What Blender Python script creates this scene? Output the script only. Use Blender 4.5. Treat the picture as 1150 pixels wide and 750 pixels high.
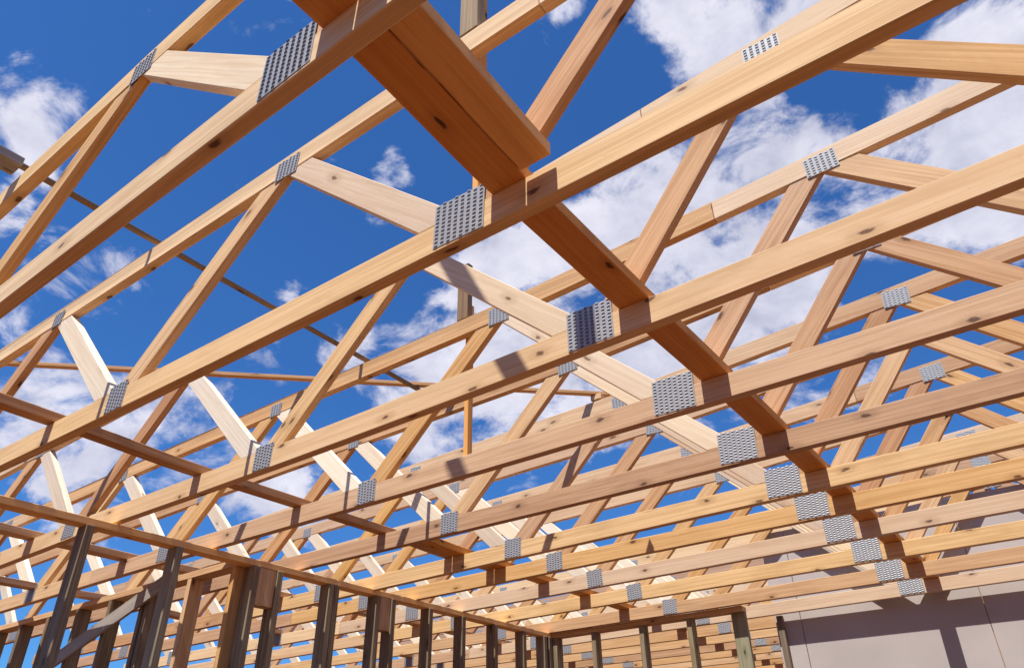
import bpy, bmesh, math, random
from mathutils import Vector, Matrix
random.seed(11)
S = bpy.context.scene
for o in list(bpy.data.objects): bpy.data.objects.remove(o)
COL = S.collection

# ------------------------------------------------------------------ camera
CAM = Vector((0.3046, -1.0567, -1.1469)); YAW, PITCH, ROLL, FPX = 0.6284, 0.5594, -0.0174, 828.2
fwd = Vector((-math.sin(YAW)*math.cos(PITCH), math.cos(YAW)*math.cos(PITCH), math.sin(PITCH)))
rt0 = Vector((math.cos(YAW), math.sin(YAW), 0)); up0 = rt0.cross(fwd)
rt = rt0*math.cos(ROLL)+up0*math.sin(ROLL); up = -rt0*math.sin(ROLL)+up0*math.cos(ROLL)
cd = bpy.data.cameras.new('camera'); cam = bpy.data.objects.new('camera', cd); COL.objects.link(cam)
cam.matrix_world = Matrix(((rt.x, up.x, -fwd.x, CAM.x), (rt.y, up.y, -fwd.y, CAM.y), (rt.z, up.z, -fwd.z, CAM.z), (0, 0, 0, 1)))
cd.sensor_width = 36; cd.lens = FPX/1150*36; cd.clip_start = .02; cd.clip_end = 2000
S.camera = cam
def pxdir(x, y):                       # direction in the sky seen at a place of the photograph
    return (fwd + rt*((x-575)/FPX) - up*((y-375)/FPX)).normalized()

# ------------------------------------------------------------------ light
SUN = Vector((.05, -1, 2.4)).normalized()
EL = math.asin(SUN.z)
sd = bpy.data.lights.new('sun', 'SUN'); sd.energy = 5.0; sd.angle = math.radians(.5); sd.color = (1, .95, .86)
so = bpy.data.objects.new('sun', sd); COL.objects.link(so); so.rotation_euler = SUN.to_track_quat('Z', 'Y').to_euler(); so.location = (0, -5, 12)
W = bpy.data.worlds.new('World'); S.world = W; W.use_nodes = True
nt = W.node_tree; N = nt.nodes; LK = nt.links; N.clear()
def nd(t, **k):
    n = N.new(t)
    for a, b in k.items(): setattr(n, a, b)
    return n
def setin(n, i, v):
    if isinstance(v, (int, float, tuple, list)): n.inputs[i].default_value = v
    else: LK.new(v, n.inputs[i])
def mth(op, a, b=0., c=0., clamp=False):
    n = nd('ShaderNodeMath', operation=op, use_clamp=clamp)
    for i, v in enumerate((a, b, c)): setin(n, i, v)
    return n.outputs[0]
sky = nd('ShaderNodeTexSky', sky_type='NISHITA'); sky.sun_disc = False
sky.sun_elevation = EL; sky.sun_rotation = math.radians(180); sky.air_density = 1.0; sky.dust_density = .3; sky.ozone_density = 2.2
tc = nd('ShaderNodeTexCoord'); D = tc.outputs['Generated']
# (px, py, radius px, weight)
CL = [(15,120,42,1.0),(45,170,30,.7),(130,300,50,.65),(25,330,45,.6),(20,450,50,.5),(180,250,35,.35),
      (800,45,65,1.1),(900,10,70,.9),(735,5,35,.5),(635,5,22,.8),
      (445,190,26,1.3),(425,235,28,.8),(330,330,22,.55),(365,395,42,.75),(300,390,30,.3),
      (590,315,65,1.4),(540,380,75,1.1),(640,300,60,1.0),(690,215,35,.7),(740,250,70,1.3),(820,215,50,.9),(880,185,45,.8),(690,380,80,1.0),(800,320,80,.9),
      (870,290,55,.6),(1010,215,60,.8),(1090,170,70,1.1),(1140,120,60,1.0),(1130,30,60,.5),(1060,215,60,.9),(980,165,35,.4),(1110,60,40,.35),(1140,260,40,.4),
      (500,480,70,.8),(430,440,50,.4),(620,450,90,.7),(860,400,70,.6),(160,470,60,.55),(60,500,60,.45),(270,520,60,.6),(130,540,70,.4),(330,545,50,.4),(730,420,60,.6),(180,620,60,.3),(60,420,40,.35),(230,440,40,.4),(95,590,50,.4),(760,300,60,.6),(930,420,60,.5),(560,440,60,.6),(300,560,40,.5),(20,230,30,.5)]
acc = None
for x, y, r, w in CL:
    c = pxdir(x, y); cs = math.cos(math.atan(r/FPX)*.95)
    dp = nd('ShaderNodeVectorMath', operation='DOT_PRODUCT'); LK.new(D, dp.inputs[0]); dp.inputs[1].default_value = c
    k = 1/(1-cs)*.85
    g = mth('MULTIPLY', mth('POWER', math.e, mth('MULTIPLY', mth('SUBTRACT', dp.outputs['Value'], 1.), k)), w)
    acc = g if acc is None else mth('ADD', acc, g)
# a layer of loose cloud over the part of the sky outside the picture as well
def noise(scale, detail, rough, dist=0., off=(0, 0, 0)):
    mp = nd('ShaderNodeMapping'); LK.new(D, mp.inputs['Vector']); mp.inputs['Location'].default_value = off; mp.inputs['Scale'].default_value = (1, 1, 1.5)
    n = nd('ShaderNodeTexNoise'); LK.new(mp.outputs[0], n.inputs['Vector'])
    n.inputs['Scale'].default_value = scale; n.inputs['Detail'].default_value = detail; n.inputs['Roughness'].default_value = rough; n.inputs['Distortion'].default_value = dist
    return n.outputs['Fac']
n1 = noise(9, 10, .62, .3); n2 = noise(3.2, 6, .55, 0, (3, 1, 2)); n3 = noise(14, 8, .6, .2, (7, 2, 5))
body = mth('ADD', mth('MULTIPLY', mth('MINIMUM', acc, 1.15), .62), mth('MULTIPLY', mth('SUBTRACT', n1, .5), 2.1))
mr = nd('ShaderNodeMapRange', interpolation_type='SMOOTHSTEP'); LK.new(body, mr.inputs['Value']); mr.inputs['From Min'].default_value = .28; mr.inputs['From Max'].default_value = .66
mask = mth('MULTIPLY', mr.outputs[0], .93)
tint = nd('ShaderNodeMix', data_type='RGBA'); tint.blend_type = 'MULTIPLY'; tint.inputs['Factor'].default_value = 1
LK.new(sky.outputs[0], tint.inputs['A']); tint.inputs['B'].default_value = (.23, .52, .88, 1)
cc = nd('ShaderNodeMix', data_type='RGBA'); LK.new(mth('SMOOTH_MIN', mth('MULTIPLY', mth('SUBTRACT', mth('ADD', n3, mth('MULTIPLY', n2, .8)), .55), 1.6, clamp=True), 1, .1), cc.inputs['Factor'])
cc.inputs['A'].default_value = (3.0, 3.1, 4.0, 1); cc.inputs['B'].default_value = (6.0, 5.9, 6.5, 1)
mx = nd('ShaderNodeMix', data_type='RGBA'); LK.new(mask, mx.inputs['Factor']); LK.new(tint.outputs['Result'], mx.inputs['A']); LK.new(cc.outputs['Result'], mx.inputs['B'])
bg = nd('ShaderNodeBackground'); LK.new(mx.outputs['Result'], bg.inputs['Color']); bg.inputs['Strength'].default_value = .112
wo = nd('ShaderNodeOutputWorld'); LK.new(bg.outputs[0], wo.inputs['Surface'])
S.view_settings.view_transform = 'Standard'; S.view_settings.look = 'None'; S.view_settings.exposure = .55; S.view_settings.gamma = 1
S.view_settings.use_curve_mapping = False
S.render.engine = 'CYCLES'; S.cycles.max_bounces = 8; S.cycles.diffuse_bounces = 3

# ------------------------------------------------------------------ materials
def mat_nodes(name):
    m = bpy.data.materials.new(name); m.use_nodes = True
    t = m.node_tree; b = t.nodes['Principled BSDF']
    def n(ty, **k):
        x = t.nodes.new(ty)
        for a, v in k.items(): setattr(x, a, v)
        return x
    return m, t, b, n
def wood(name, light, dark, knot, rough=.75, streak=.5, stain=.25):
    """sawn softwood: the UV map runs u along the board, v round it, both in metres"""
    m, t, b, n = mat_nodes(name); L = t.links
    uv = n('ShaderNodeUVMap'); uv.uv_map = 'grain'
    def tex(su, sv, detail, rough_, dist=0, off=0):
        mp = n('ShaderNodeMapping'); L.new(uv.outputs[0], mp.inputs['Vector']); mp.inputs['Scale'].default_value = (su, sv, 1); mp.inputs['Location'].default_value = (off, off*.7, off)
        x = n('ShaderNodeTexNoise'); L.new(mp.outputs[0], x.inputs['Vector']); x.inputs['Scale'].default_value = 1; x.inputs['Detail'].default_value = detail
        x.inputs['Roughness'].default_value = rough_; x.inputs['Distortion'].default_value = dist
        return x.outputs['Fac']
    def mix(f, a, c, bt='MIX'):
        x = n('ShaderNodeMix', data_type='RGBA'); x.blend_type = bt
        for i, v in (('Factor', f), ('A', a), ('B', c)):
            if isinstance(v, (int, float, tuple)): x.inputs[i].default_value = v
            else: L.new(v, x.inputs[i])
        return x.outputs['Result']
    def mr(v, a, c, lo=0, hi=1):
        x = n('ShaderNodeMapRange', interpolation_type='SMOOTHSTEP'); L.new(v, x.inputs['Value'])
        x.inputs['From Min'].default_value = a; x.inputs['From Max'].default_value = c; x.inputs['To Min'].default_value = lo; x.inputs['To Max'].default_value = hi
        return x.outputs[0]
    grain = tex(2.2, 170, 5, .6, 1.2)
    ring = tex(.9, 38, 3, .5, 2.2, 4)
    blotch = tex(2.0, 9, 4, .55, .4, 9)
    base = mix(mr(ring, .38, .64, 0, streak), light+(1,), dark+(1,))
    base = mix(mr(grain, .45, .75, 0, .55), base, dark+(1,))
    base = mix(mr(blotch, .5, .8, 0, stain), base, tuple(c*.72 for c in dark)+(1,))
    speck = tex(60, 160, 3, .7, 0, 13)
    base = mix(mr(speck, .62, .74, 0, .35), base, tuple(c*.55 for c in dark)+(1,))
    dirt = tex(1.1, 3.5, 7, .65, .6, 21)
    base = mix(mr(dirt, .52, .72, 0, stain*.9), base, tuple(c*.8 for c in dark)+(1,))
    # knots
    mp = n('ShaderNodeMapping'); L.new(uv.outputs[0], mp.inputs['Vector']); mp.inputs['Scale'].default_value = (3.1, 7.5, 1)
    kn = n('ShaderNodeTexNoise'); L.new(mp.outputs[0], kn.inputs['Vector']); kn.inputs['Scale'].default_value = 9; kn.inputs['Detail'].default_value = 3
    ka = n('ShaderNodeVectorMath', operation='MULTIPLY_ADD'); L.new(kn.outputs['Color'], ka.inputs[0]); ka.inputs[1].default_value = (.12, .12, 0); L.new(mp.outputs[0], ka.inputs[2])
    vo = n('ShaderNodeTexVoronoi', voronoi_dimensions='2D'); L.new(ka.outputs[0], vo.inputs['Vector']); vo.inputs['Scale'].default_value = 1
    pick = n('ShaderNodeSeparateColor'); L.new(vo.outputs['Color'], pick.inputs[0])
    some = n('ShaderNodeMath', operation='GREATER_THAN'); L.new(pick.outputs[0], some.inputs[0]); some.inputs[1].default_value = .48
    halo = n('ShaderNodeMath', operation='MULTIPLY'); L.new(mr(vo.outputs['Distance'], .07, .22, .5, 0), halo.inputs[0]); L.new(some.outputs[0], halo.inputs[1])
    core = n('ShaderNodeMath', operation='MULTIPLY'); L.new(mr(vo.outputs['Distance'], .03, .075, .9, 0), core.inputs[0]); L.new(some.outputs[0], core.inputs[1])
    base = mix(halo.outputs[0], base, tuple(c*.8 for c in dark)+(1,))
    base = mix(core.outputs[0], base, knot+(1,))
    oi = n('ShaderNodeObjectInfo')
    vr = n('ShaderNodeHueSaturation'); L.new(base, vr.inputs['Color'])
    for i, lo, hi in (('Hue', .488, .507), ('Value', .80, 1.14), ('Saturation', .88, 1.10)):
        r = n('ShaderNodeMapRange'); L.new(oi.outputs['Random'], r.inputs['Value']); r.inputs['To Min'].default_value = lo; r.inputs['To Max'].default_value = hi
        if i == 'Saturation':
            w = n('ShaderNodeTexWhiteNoise', noise_dimensions='1D'); L.new(oi.outputs['Random'], w.inputs['W']); L.new(w.outputs['Value'], r.inputs['Value'])
        L.new(r.outputs[0], vr.inputs[i])
    L.new(vr.outputs[0], b.inputs['Base Color']); b.inputs['Roughness'].default_value = rough; b.inputs['Specular IOR Level'].default_value = .3
    bp = n('ShaderNodeBump'); bp.inputs['Strength'].default_value = .25; bp.inputs['Distance'].default_value = .001; L.new(grain, bp.inputs['Height']); L.new(bp.outputs[0], b.inputs['Normal'])
    return m
M_CH = wood('chord pine', (.74, .485, .255), (.53, .29, .12), (.10, .04, .02), streak=.6, stain=.4)
M_WEB = wood('web pine', (.70, .435, .22), (.49, .255, .10), (.09, .035, .018), streak=.7, stain=.4)
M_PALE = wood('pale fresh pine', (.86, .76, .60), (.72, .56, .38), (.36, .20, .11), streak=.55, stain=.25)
M_DEEP = wood('brace pine', (.88, .47, .13), (.70, .32, .075), (.07, .03, .015), streak=.6)
M_STUD = wood('weathered stud', (.33, .26, .17), (.17, .12, .07), (.05, .04, .03), streak=.8, stain=.5)
M_POST = wood('greenish treated stud', (.36, .34, .21), (.22, .19, .11), (.05, .04, .03), streak=.7)
M_BROWN = wood('brown scrap board', (.34, .23, .12), (.22, .13, .06), (.05, .03, .02), streak=.7)
M_GREY = wood('grey weathered board', (.40, .36, .32), (.27, .22, .19), (.09, .07, .06), streak=.7)
def simple(name, col, rough, metal=0, nscale=0, namt=0, bump=0):
    m, t, b, n = mat_nodes(name); b.inputs['Roughness'].default_value = rough; b.inputs['Metallic'].default_value = metal
    b.inputs['Base Color'].default_value = col+(1,)
    if nscale:
        g = n('ShaderNodeNewGeometry'); x = n('ShaderNodeTexNoise'); t.links.new(g.outputs['Position'], x.inputs['Vector']); x.inputs['Scale'].default_value = nscale; x.inputs['Detail'].default_value = 8
        mx = n('ShaderNodeMix', data_type='RGBA'); t.links.new(x.outputs['Fac'], mx.inputs['Factor'])
        mx.inputs['A'].default_value = tuple(c*(1-namt) for c in col)+(1,); mx.inputs['B'].default_value = tuple(min(1, c*(1+namt)) for c in col)+(1,)
        t.links.new(mx.outputs['Result'], b.inputs['Base Color'])
        if bump:
            bb = n('ShaderNodeBump'); bb.inputs['Strength'].default_value = bump; bb.inputs['Distance'].default_value = .01; t.links.new(x.outputs['Fac'], bb.inputs['Height']); t.links.new(bb.outputs[0], b.inputs['Normal'])
    return m
M_ZN = simple('galvanised steel', (.38, .385, .41), .5, .25, 60, .2)
M_SLOT2 = simple('shallow slot', (.25, .24, .23), .7)
M_ZN2 = simple('dull galvanised steel', (.35, .36, .38), .6, .15, 60, .2)
M_SLOT = simple('punched slot', (.14, .13, .125), .7)
M_PANEL = simple('pale wall board', (.48, .43, .415), .8, 0, 2.2, .22, .3)
M_SLAB = simple('dusty floor slab', (.105, .036, .008), .9, 0, 1.2, .25, .3)
M_SOIL = simple('sandy soil', (.10, .038, .01), .95, 0, .8, .3, .5)

# ------------------------------------------------------------------ geometry helpers
def finish(name, bm, mats, parent=None):
    me = bpy.data.meshes.new(name); bm.to_mesh(me); bm.free()
    for m in (mats if isinstance(mats, (list, tuple)) else [mats]): me.materials.append(m)
    o = bpy.data.objects.new(name, me); COL.objects.link(o)
    if parent: o.parent = parent
    return o
def grain_uv(bm, ax):
    """u along axis ax of the board, v across the face"""
    uvl = bm.loops.layers.uv.new('grain'); ru, rv = random.uniform(0, 60), random.uniform(0, 60)
    ax = ax.normalized()
    for f in bm.faces:
        nn = f.normal
        side = nn.cross(ax)
        if side.length < .3:                              # an end
            side = Vector((0, 0, 1)).cross(nn); side = side.normalized() if side.length > .1 else Vector((1, 0, 0)); a2 = nn.cross(side)
            for l in f.loops: l[uvl].uv = (ru+l.vert.co.dot(a2)*14, rv+l.vert.co.dot(side))
            continue
        side.normalize(); k = round(nn.x*3+nn.y*7+nn.z*11)
        for l in f.loops: l[uvl].uv = (ru+l.vert.co.dot(ax), rv+k*.37+l.vert.co.dot(side))
def prism(poly, y0, y1, ax, warp=None, nseg=1, bev=.0018):
    """outline poly of (x, z) extruded from y0 to y1"""
    bm = bmesh.new()
    a = [bm.verts.new((x, y0, z)) for x, z in poly]; c = [bm.verts.new((x, y1, z)) for x, z in poly]
    n = len(poly)
    bm.faces.new(a); bm.faces.new(c[::-1])
    for i in range(n): bm.faces.new((a[i], c[i], c[(i+1) % n], a[(i+1) % n]))
    bmesh.ops.recalc_face_normals(bm, faces=bm.faces)
    if bev: bmesh.ops.bevel(bm, geom=list(bm.edges), offset=bev, segments=1, affect='EDGES')
    if nseg > 1:
        xs = [p[0] for p in poly]; x0, x1 = min(xs), max(xs)
        for i in range(1, nseg):
            g = list(bm.verts)+list(bm.edges)+list(bm.faces)
            bmesh.ops.bisect_plane(bm, geom=g, plane_co=(x0+(x1-x0)*i/nseg, 0, 0), plane_no=(1, 0, 0))
    bm.normal_update(); grain_uv(bm, ax)
    if warp:
        for v in bm.verts: v.co = warp(v.co)
    return bm
def box_bm(lo, hi, ax, bev=.0018):
    bm = bmesh.new(); bmesh.ops.create_cube(bm, size=1)
    lo, hi = Vector(lo), Vector(hi)
    for v in bm.verts: v.co = Vector([lo[i]+(v.co[i]+.5)*(hi[i]-lo[i]) for i in range(3)])
    if bev: bmesh.ops.bevel(bm, geom=list(bm.edges), offset=bev, segments=1, affect='EDGES')
    bm.normal_update(); grain_uv(bm, Vector(ax)); return bm
def beam_bm(p, q, w, t, upv=(0, 0, 1), bev=.0018):
    """a board from p to q, w wide, t thick along upv"""
    p, q = Vector(p), Vector(q); d = q-p; L = d.length; d.normalize(); u = Vector(upv); s = d.cross(u).normalized(); u = s.cross(d)
    bm = box_bm((0, -w/2, -t/2), (L, w/2, t/2), (1, 0, 0), bev)
    M = Matrix(((d.x, s.x, u.x, p.x), (d.y, s.y, u.y, p.y), (d.z, s.z, u.z, p.z), (0, 0, 0, 1)))
    bmesh.ops.transform(bm, matrix=M, verts=bm.verts); return bm
def empty(name, label, cat, loc, group=None):
    o = bpy.data.objects.new(name, None); COL.objects.link(o); o.location = loc; o['label'] = label; o['category'] = cat
    o.empty_display_size = .2
    if group: o['group'] = group
    return o
def tag(o, label, cat, group=None):
    o['label'] = label; o['category'] = cat
    if group: o['group'] = group
    return o
def recenter(o):
    """move the origin of a one-mesh thing to the middle of its mesh"""
    vs = o.data.vertices; c = Vector((0, 0, 0))
    for v in vs: c += v.co
    c /= len(vs)
    for v in vs: v.co -= c
    o.location = c
# connector plates: a stamped sheet with rows of punched slots and raised tabs
PLM = {}
def plate_mesh(w, h, soft=False):
    key = (round(w, 3), round(h, 3), soft)
    if key in PLM: return PLM[key]
    bm = bmesh.new(); bmesh.ops.create_cube(bm, size=1)
    for v in bm.verts: v.co = Vector((v.co.x*w, v.co.y*.0014-.0007, v.co.z*h))
    nx = max(3, round(w/.0205)); nz = max(4, round(h/.0125)); px_, pz = w/nx, h/nz
    for i in range(nx):
        for j in range(nz):
            cx = -w/2+px_*(i+.5); cz = -h/2+pz*(j+.5)+(.25*pz if i % 2 else -.25*pz)*.8
            hw, hz = px_*.27, pz*.25
            f = bm.faces.new([bm.verts.new((cx+a*hw, -.0018, cz+b*hz-.0012)) for a, b in ((-1, -1), (1, -1), (1, 1), (-1, 1))]); f.material_index = 1
            # tab, curled out of the sheet above its slot
            y0, y1 = -.0016, -.0034
            v = [bm.verts.new((cx-hw, y0, cz+hz)), bm.verts.new((cx+hw, y0, cz+hz)), bm.verts.new((cx+hw*.8, y1, cz+hz*.7)), bm.verts.new((cx-hw*.8, y1, cz+hz*.7)),
                 bm.verts.new((cx-hw, y0, cz+hz*1.9)), bm.verts.new((cx+hw, y0, cz+hz*1.9))]
            bm.faces.new((v[0], v[1], v[2], v[3])); bm.faces.new((v[3], v[2], v[5], v[4]))
            bm.faces.new((v[0], v[3], v[4])); bm.faces.new((v[1], v[5], v[2]))
    me = bpy.data.meshes.new('connector_plate'); bm.to_mesh(me); bm.free(); me.materials.append(M_ZN2 if soft else M_ZN); me.materials.append(M_SLOT2 if soft else M_SLOT)
    PLM[key] = me; return me

# ------------------------------------------------------------------ ground
bm = bmesh.new(); bmesh.ops.create_grid(bm, x_segments=1, y_segments=1, size=600)
o = finish('ground', bm, M_SOIL); o.location = (0, 0, -2.86); o['kind'] = 'structure'
bm = bmesh.new(); bmesh.ops.create_cube(bm, size=1)
for v in bm.verts: v.co = Vector((-2.5+v.co.x*14, 4+v.co.y*18, -2.81+v.co.z*.12))
o = finish('floor', bm, M_SLAB); o['kind'] = 'structure'
FL = -2.75

# ------------------------------------------------------------------ roof trusses
H, T = .089, .038
YS = [-.541, -.008, .615, 1.196, 1.788, 2.335, 2.755, 3.242, 3.789, 4.364, 4.907]
DZ = [.0157, .0116, .0112, .0033, .0043, -.0057, -.001, 0, 0, -.0016, 0]
BOW = [-.015, .0175, .025, .008, .009, -.005, -.004, .001, -.004, -.001, -.003]
TILT = [-.0016, -.0039, .0039, -.0005, -.0017, .0026, .0007, .002, -.0019, .0003, .0023]
YAWT = [-.0042, .0042, -.0085, .0045, .0053, -.0047, .0004, -.0025, .0032, -.0004, -.003]
TOPZ = [(.685, -.01), (.728, .012), (.742, .055), (.750, .045), (.752, .055)]
XL, XR = -7.9, 3.25
BOT = [-7.02, -5.42, -3.82, -2.215, -.615, .93, 2.50]
TOP = [-7.75, -6.22, -4.56, -2.99, -1.405, .075, 1.68, 3.15]
LBL = {
 0: 'nearest roof truss, crossing the top left corner of the view under the doubled flat brace',
 1: 'second roof truss from the viewer, where the short flat brace board ends',
 2: 'third roof truss back, its top chord hidden right behind the second truss bottom chord',
 3: 'fourth roof truss back, carrying the tall upright prop left of the middle',
 4: 'fifth roof truss back from the viewer, crossing the right edge at mid height',
 5: 'sixth roof truss back, its small top plate showing high at the right edge',
 6: 'seventh roof truss back, first of the closely spaced ones in the lower right',
 7: 'eighth roof truss back from the viewer, fourth before the pale wall',
 8: 'ninth roof truss back from the viewer, third before the pale wall',
 9: 'tenth roof truss back from the viewer, second before the pale wall',
 10: 'eleventh roof truss, last one standing in front of the pale wall',
}
ORD = ['first', 'second', 'third', 'fourth', 'fifth', 'sixth', 'seventh', 'eighth', 'ninth', 'tenth', 'eleventh', 'twelfth', 'thirteenth', 'last']
for i in range(14): LBL[11+i] = ORD[i]+' roof truss behind the pale wall, seen between the left wall studs'
for i in range(14): YS.append(5.40+i*.41); DZ.append(0); BOW.append(0); TILT.append(0); YAWT.append(0)

M_CREAM = wood('cream web pine', (.82, .66, .47), (.66, .46, .28), (.20, .10, .05), streak=.5, stain=.3)
M_CH2 = wood('pale chord pine', (.77, .56, .355), (.61, .385, .205), (.13, .055, .03), streak=.5, stain=.35)
M_CH3 = wood('reddish chord pine', (.62, .39, .215), (.42, .23, .11), (.09, .04, .02), streak=.65, stain=.5)
def web_poly(xb, xt, zb, zt, lo, hi):
    """parallelogram strip along (xb,zb)-(xt,zt), H wide, cut level at lo(x) and hi(x)"""
    dx, dz = xt-xb, zt-zb; L = math.hypot(dx, dz); k = dx/dz; hw = H/2*L/abs(dz)        # half width measured level
    pts = []
    def at(z, s): return xb+(z-zb)*k+s*hw
    z0 = lo; 
    a, b = at(z0, -1), at(z0, 1)
    c = at(hi, 1); d = at(hi, -1)
    z1 = hi
    return [(a, z0), (b, z0), (c, z1), (d, z1)]

def make_truss(k):
    y = YS[k]; dz, bow = DZ[k], BOW[k]; tz, ts = TOPZ[min(k, 4)]
    t = empty('roof_truss', LBL[k], 'roof truss', (-.6, y, 0), 'roof trusses in a row overhead')
    ox = -.6
    def warp(co):
        x = co.x; u = max(-1.5, min(1.5, (x+.8)/2.2))
        xx = max(-4.5, min(2.5, x))+1
        return Vector((x-ox, co.y+YAWT[k]*xx, co.z+dz+TILT[k]*xx-bow*(1-min(u*u, 1.6))))
    def topz(x):
        d = min(3., x+1.4); return tz+(ts if d > 0 else .010)*d
    # bottom chord: two lengths butted at a splice
    sp = -4.62
    finish('bottom_chord', prism([(sp, 0), (XR, 0), (XR, H), (sp, H)], 0, T, Vector((1, 0, 0)), warp, 16), M_CH, t)
    finish('bottom_chord', prism([(XL, 0), (sp-.002, 0), (sp-.002, H), (XL, H)], 0, T, Vector((1, 0, 0)), warp, 6), M_CH, t)
    mc = {0: M_CH, 1: M_CH, 2: M_CH2}.get(k) or random.choice((M_CH, M_CH, M_CH2, M_CH3))
    for c in t.children: c.data.materials[0] = mc if c.name.startswith('bottom') and c.data.vertices[0].co.x > -20 else c.data.materials[0]
    def cpoly(x0, x1, n=5):
        xs = [x0+(x1-x0)*i/n for i in range(n+1)]
        if x0 < -1.4 < x1: xs = sorted(xs+[-1.4])
        return [(x, topz(x)-H/2) for x in xs]+[(x, topz(x)+H/2) for x in xs[::-1]]
    for x0, x1 in ((XL, -5.9), (-5.898, -.35), (-.348, XR)):
        finish('top_chord', prism(cpoly(x0, x1), 0, T, Vector((1, 0, 0)), warp, 1), M_CH2 if x0 > -1 and k < 5 else random.choice((M_CH, M_CH2, M_CH3)) if k > 1 else M_CH, t)
    jb = [random.uniform(-.008, .008) if k > 1 else 0 for _ in BOT]; jt = [random.uniform(-.008, .008) if k > 1 else 0 for _ in TOP]
    for i, xb in enumerate(BOT):
        xb += jb[i]
        for j, xt in ((i, TOP[i]), (i+1, TOP[i+1])):
            down_right = xt < xb; xt += jt[j]
            hi = topz(xt)-H/2-.001; lo = H+.001
            poly = web_poly(xb+(-.035 if down_right else .045), xt+(.035 if down_right else -.04), .06, topz(xt)-.02, lo, hi)
            ins = .0012 if down_right else .0030
            pale = down_right and xb < -1
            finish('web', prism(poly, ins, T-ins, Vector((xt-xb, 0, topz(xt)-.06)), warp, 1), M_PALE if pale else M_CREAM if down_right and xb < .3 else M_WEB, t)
    for i, xb in enumerate(BOT):
        if i == 4: w, h, cz = .160, .135, .072
        elif i == 3: w, h, cz = .115, .105, .055
        else: w, h, cz = .13, .11, .062
        p = bpy.data.objects.new('connector_plate', plate_mesh(w, h)); COL.objects.link(p); p.parent = t
        p.location = warp(Vector((xb+jb[i]+random.uniform(-.006, .006)+(.03 if i == 3 else 0), -.0003, cz+.003)))
        p.rotation_euler.y = math.radians(random.uniform(-3, 3))
    for i, xt in enumerate(TOP[1:-1]):
        p = bpy.data.objects.new('connector_plate', plate_mesh(.115 if i not in (2, 1) else .09, .085 if i not in (2, 1) else .07, True)); COL.objects.link(p); p.parent = t
        p.location = warp(Vector((xt+jt[i+1], -.0003, topz(xt)-.018)))
        p.rotation_euler.y = math.radians(random.uniform(-4, 4))
    return t
for k in range(len(YS)): make_truss(k)

# ------------------------------------------------------------------ braces lying on the bottom chords, running back
BT = .0895+.012
GB = 'flat braces lying across the bottom chords'
def chord_top(k, x):
    u = (x+.8)/2.2; xx = max(-4.5, min(2.5, x))+1
    return H+DZ[k]+TILT[k]*xx-BOW[k]*(1-min(u*u, 1.6))
def seat(x, y):
    ys = [YS[k]+T/2 for k in range(len(YS))]; zs = [chord_top(k, x) for k in range(len(YS))]
    if y <= ys[0]: return zs[0]
    for i in range(len(ys)-1):
        if y <= ys[i+1]:
            f = (y-ys[i])/(ys[i+1]-ys[i]); f = f*f*(3-2*f); return zs[i]*(1-f)+zs[i+1]*f
    return zs[-1]
def flat_board(x0, x1, y0, y1, m, label, th=T):
    bm = box_bm((x0, y0, 0), (x1, y1, th), (0, 1, 0), .002)
    n = int((y1-y0)/.09)
    for i in range(1, n): bmesh.ops.bisect_plane(bm, geom=list(bm.verts)+list(bm.edges)+list(bm.faces), plane_co=(0, y0+(y1-y0)*i/n, 0), plane_no=(0, 1, 0))
    xm = (x0+x1)/2
    for v in bm.verts: v.co.z += seat(xm, v.co.y)+.0008
    o = finish('lateral_brace', bm, m); recenter(o); return tag(o, label, 'brace', GB)
def board(name, lo, hi, ax, m, label, cat, group=None, bev=.002):
    o = finish(name, box_bm(lo, hi, ax, bev), m); recenter(o); return tag(o, label, cat, group)
flat_board(-.512, -.412, -1.9, 4.994, M_DEEP, 'long orange board laid flat over the bottom chords, reaching the pale wall')
flat_board(-.408, -.325, -1.9, -.028, M_DEEP, 'short orange board beside the long brace, ending just short of the second truss')
flat_board(-2.702, -2.640, -1.6, 3.1, M_WEB, 'narrow board over the bottom chords at left, running from the left edge toward the middle')
flat_board(-2.636, -2.545, 2.05, 10.5, M_DEEP, 'second board lapped beside the far end of the narrow left brace')
flat_board(-4.31, -4.22, -1.6, 10.5, M_WEB, 'board over the bottom chords at far left, just beyond the left stud wall')
flat_board(-5.46, -5.37, -1.6, 10.5, M_WEB, 'leftmost board over the bottom chords, glimpsed low at the left edge')
# laths on top of the trusses
ZT = .80
o = finish('timber_lath', beam_bm((-2.255, -.54, .812), (-2.325, 1.78, .823), .024, .016), M_BROWN); recenter(o); tag(o, 'thin brown lath nailed along the top chords, running back from the upper left', 'lath', 'laths on the top chords')
o = finish('timber_lath', beam_bm((-4.6, -.62, .845), (-1.50, 2.42, .845), .034, .020), M_WEB); recenter(o); tag(o, 'long thin lath laid diagonally over the top chords behind the tall prop', 'lath', 'laths on the top chords')
o = finish('timber_board', beam_bm((-2.24, -2.0, .79), (-2.255, -.545, .80), .085, .036), M_GREY); recenter(o); tag(o, 'dark grey board on the top chord at the upper left edge', 'board')
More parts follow.
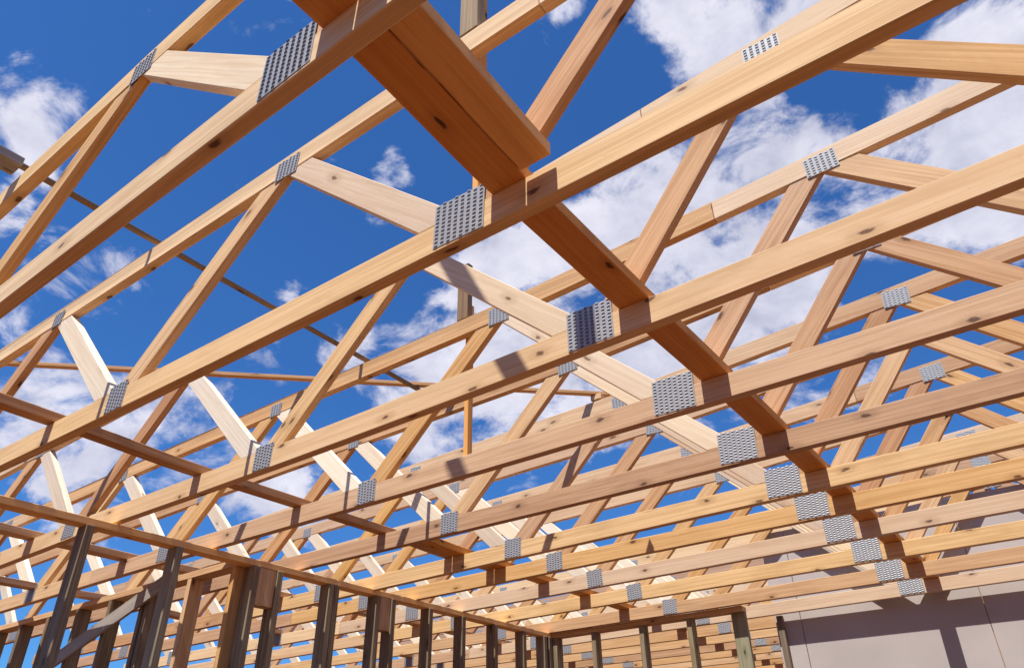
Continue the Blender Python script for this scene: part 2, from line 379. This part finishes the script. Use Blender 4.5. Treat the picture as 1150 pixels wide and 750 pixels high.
# upright props
t = empty('timber_prop', 'upright prop behind the second truss, rising past its top chord', 'prop', (-.60, .0325, .10))
finish('post', box_bm((-.008, .002, 0), (.010, .040, 1.45), (0, 0, 1)), M_DEEP, t)
finish('cleat', box_bm((-.034, -.040, .682), (.034, -.004, 1.5), (0, 0, 1)), M_BROWN, t)
finish('raking_board', beam_bm((-.04, -.062, .98), (-1.02, -.022, 2.86), .050, .036, (0, 1, 0)), M_WEB, t)
t = empty('timber_prop', 'upright prop on the fourth truss, wide grey cleat at its top', 'prop', (-1.625, 1.2365, .10))
finish('post', box_bm((-.012, 0, 0), (.012, .034, .80), (0, 0, 1)), M_DEEP, t)
finish('cleat', box_bm((-.036, -.040, .695), (.030, -.004, 1.02), (0, 0, 1)), M_BROWN, t)
o = finish('spacer_block', box_bm((-1.60, 2.335, .80), (-1.53, 2.40, .834), (1, 0, 0)), M_WEB); recenter(o); tag(o, 'small block under the right end of the diagonal lath', 'block')

# ------------------------------------------------------------------ stud walls
def stud(root, x0, x1, y0, y1, top=-.0385, m=None, dz=0):
    o = finish('stud', box_bm((x0-root.location.x, y0-root.location.y, 0), (x1-root.location.x, y1-root.location.y, top-FL-dz), (0, 0, 1)), m or M_STUD, root); return o
PX0, PX1 = -3.388, -3.300
wl = empty('stud_wall', 'long wall of weathered studs under a single top plate, along the lower left', 'stud wall', (-3.34, 1.5, FL), 'open stud walls')
def local(root, lo, hi, ax, name, m):
    l = root.location
    return finish(name, box_bm([lo[i]-l[i] for i in range(3)], [hi[i]-l[i] for i in range(3)], ax), m, root)
local(wl, (PX0, -1.8, -.038), (PX1-.008, 4.40, -.004), (0, 1, 0), 'top_plate', M_DEEP)
local(wl, (PX0, -1.8, FL+.001), (PX1, 4.40, FL+.038), (0, 1, 0), 'bottom_plate', M_DEEP)
for y0, y1 in ((-1.35, -1.31), (-.85, -.81), (-.40, -.362), (.05, .088), (.50, .538), (.965, 1.003), (1.44, 1.478), (1.60, 1.638), (1.985, 2.023), (2.027, 2.065), (2.38, 2.418), (2.52, 2.558), (2.885, 2.923), (3.24, 3.278), (3.62, 3.658), (3.99, 4.028), (4.28, 4.318), (4.355, 4.393)):
    stud(wl, PX0+.001, PX1-.001, y0, y1)
for y0, y1 in ((1.480, 1.598), (2.420, 2.518)): local(wl, (PX0+.012, y0, -.24), (PX1-.010, y1, -.040), (0, 0, 1), 'block', M_WEB)
wb = empty('stud_wall', 'short stud wall crossing in front of the far trusses at the bottom middle', 'stud wall', (-2.5, 4.46, FL), 'open stud walls')
local(wb, (PX0, 4.405, -.038), (-1.66, 4.495, -.001), (1, 0, 0), 'top_plate', M_WEB)
local(wb, (PX0, 4.405, FL+.001), (-1.66, 4.495, FL+.038), (1, 0, 0), 'bottom_plate', M_DEEP)
for x in (-3.386, -3.30, -2.93, -2.50, -2.10): stud(wb, x, x+.038, 4.406, 4.494)
stud(wb, -1.765, -1.662, 4.452, 4.49, m=M_POST)
wc = empty('stud_wall', 'stud wall running off to the lower left corner behind the long stud wall', 'stud wall', (-5.2, 1.43, FL), 'open stud walls')
local(wc, (-7.6, 1.38, -.038), (PX0-.003, 1.469, -.001), (1, 0, 0), 'top_plate', M_WEB)
local(wc, (-7.6, 1.38, FL+.001), (PX0-.003, 1.469, FL+.038), (1, 0, 0), 'bottom_plate', M_DEEP)
for x in (-3.43, -3.85, -4.26, -4.32, -4.72, -5.13, -5.54, -5.95, -6.36, -6.77, -7.18, -7.58): stud(wc, x, x+.038, 1.381, 1.468, m=M_STUD if x < -4 else M_WEB)
o = finish('diagonal_brace', beam_bm((-5.9, 1.355, -.56), (-3.95, 1.355, .0), .088, .019, (0, 1, 0)), M_GREY); recenter(o); tag(o, 'grey weathered board slanting across the studs at the lower left', 'brace')
# ------------------------------------------------------------------ the pale wall
WY = 5.0
pw = empty('board_wall', 'pale board wall at the lower right, striped with the shadows of trusses and brace', 'wall', (0, WY, FL))
for i, (x0, x1) in enumerate(((-1.625, -1.432), (-1.428, -.21), (-.206, 1.01), (1.014, 2.23), (2.234, 3.4))):
    local(pw, (x0, WY, FL+.002), (x1, WY+.018, .64), (0, 0, 1), 'panel', M_PANEL)
local(pw, (-1.63, WY+.02, FL+.002), (3.4, WY+.108, .638), (1, 0, 0), 'framing', M_WEB)
o = finish('wall_post', box_bm((-1.60, 4.955, FL+.001), (-1.555, 4.993, -.002), (0, 0, 1)), M_STUD); recenter(o); tag(o, 'dark post at the left end of the pale wall', 'post')
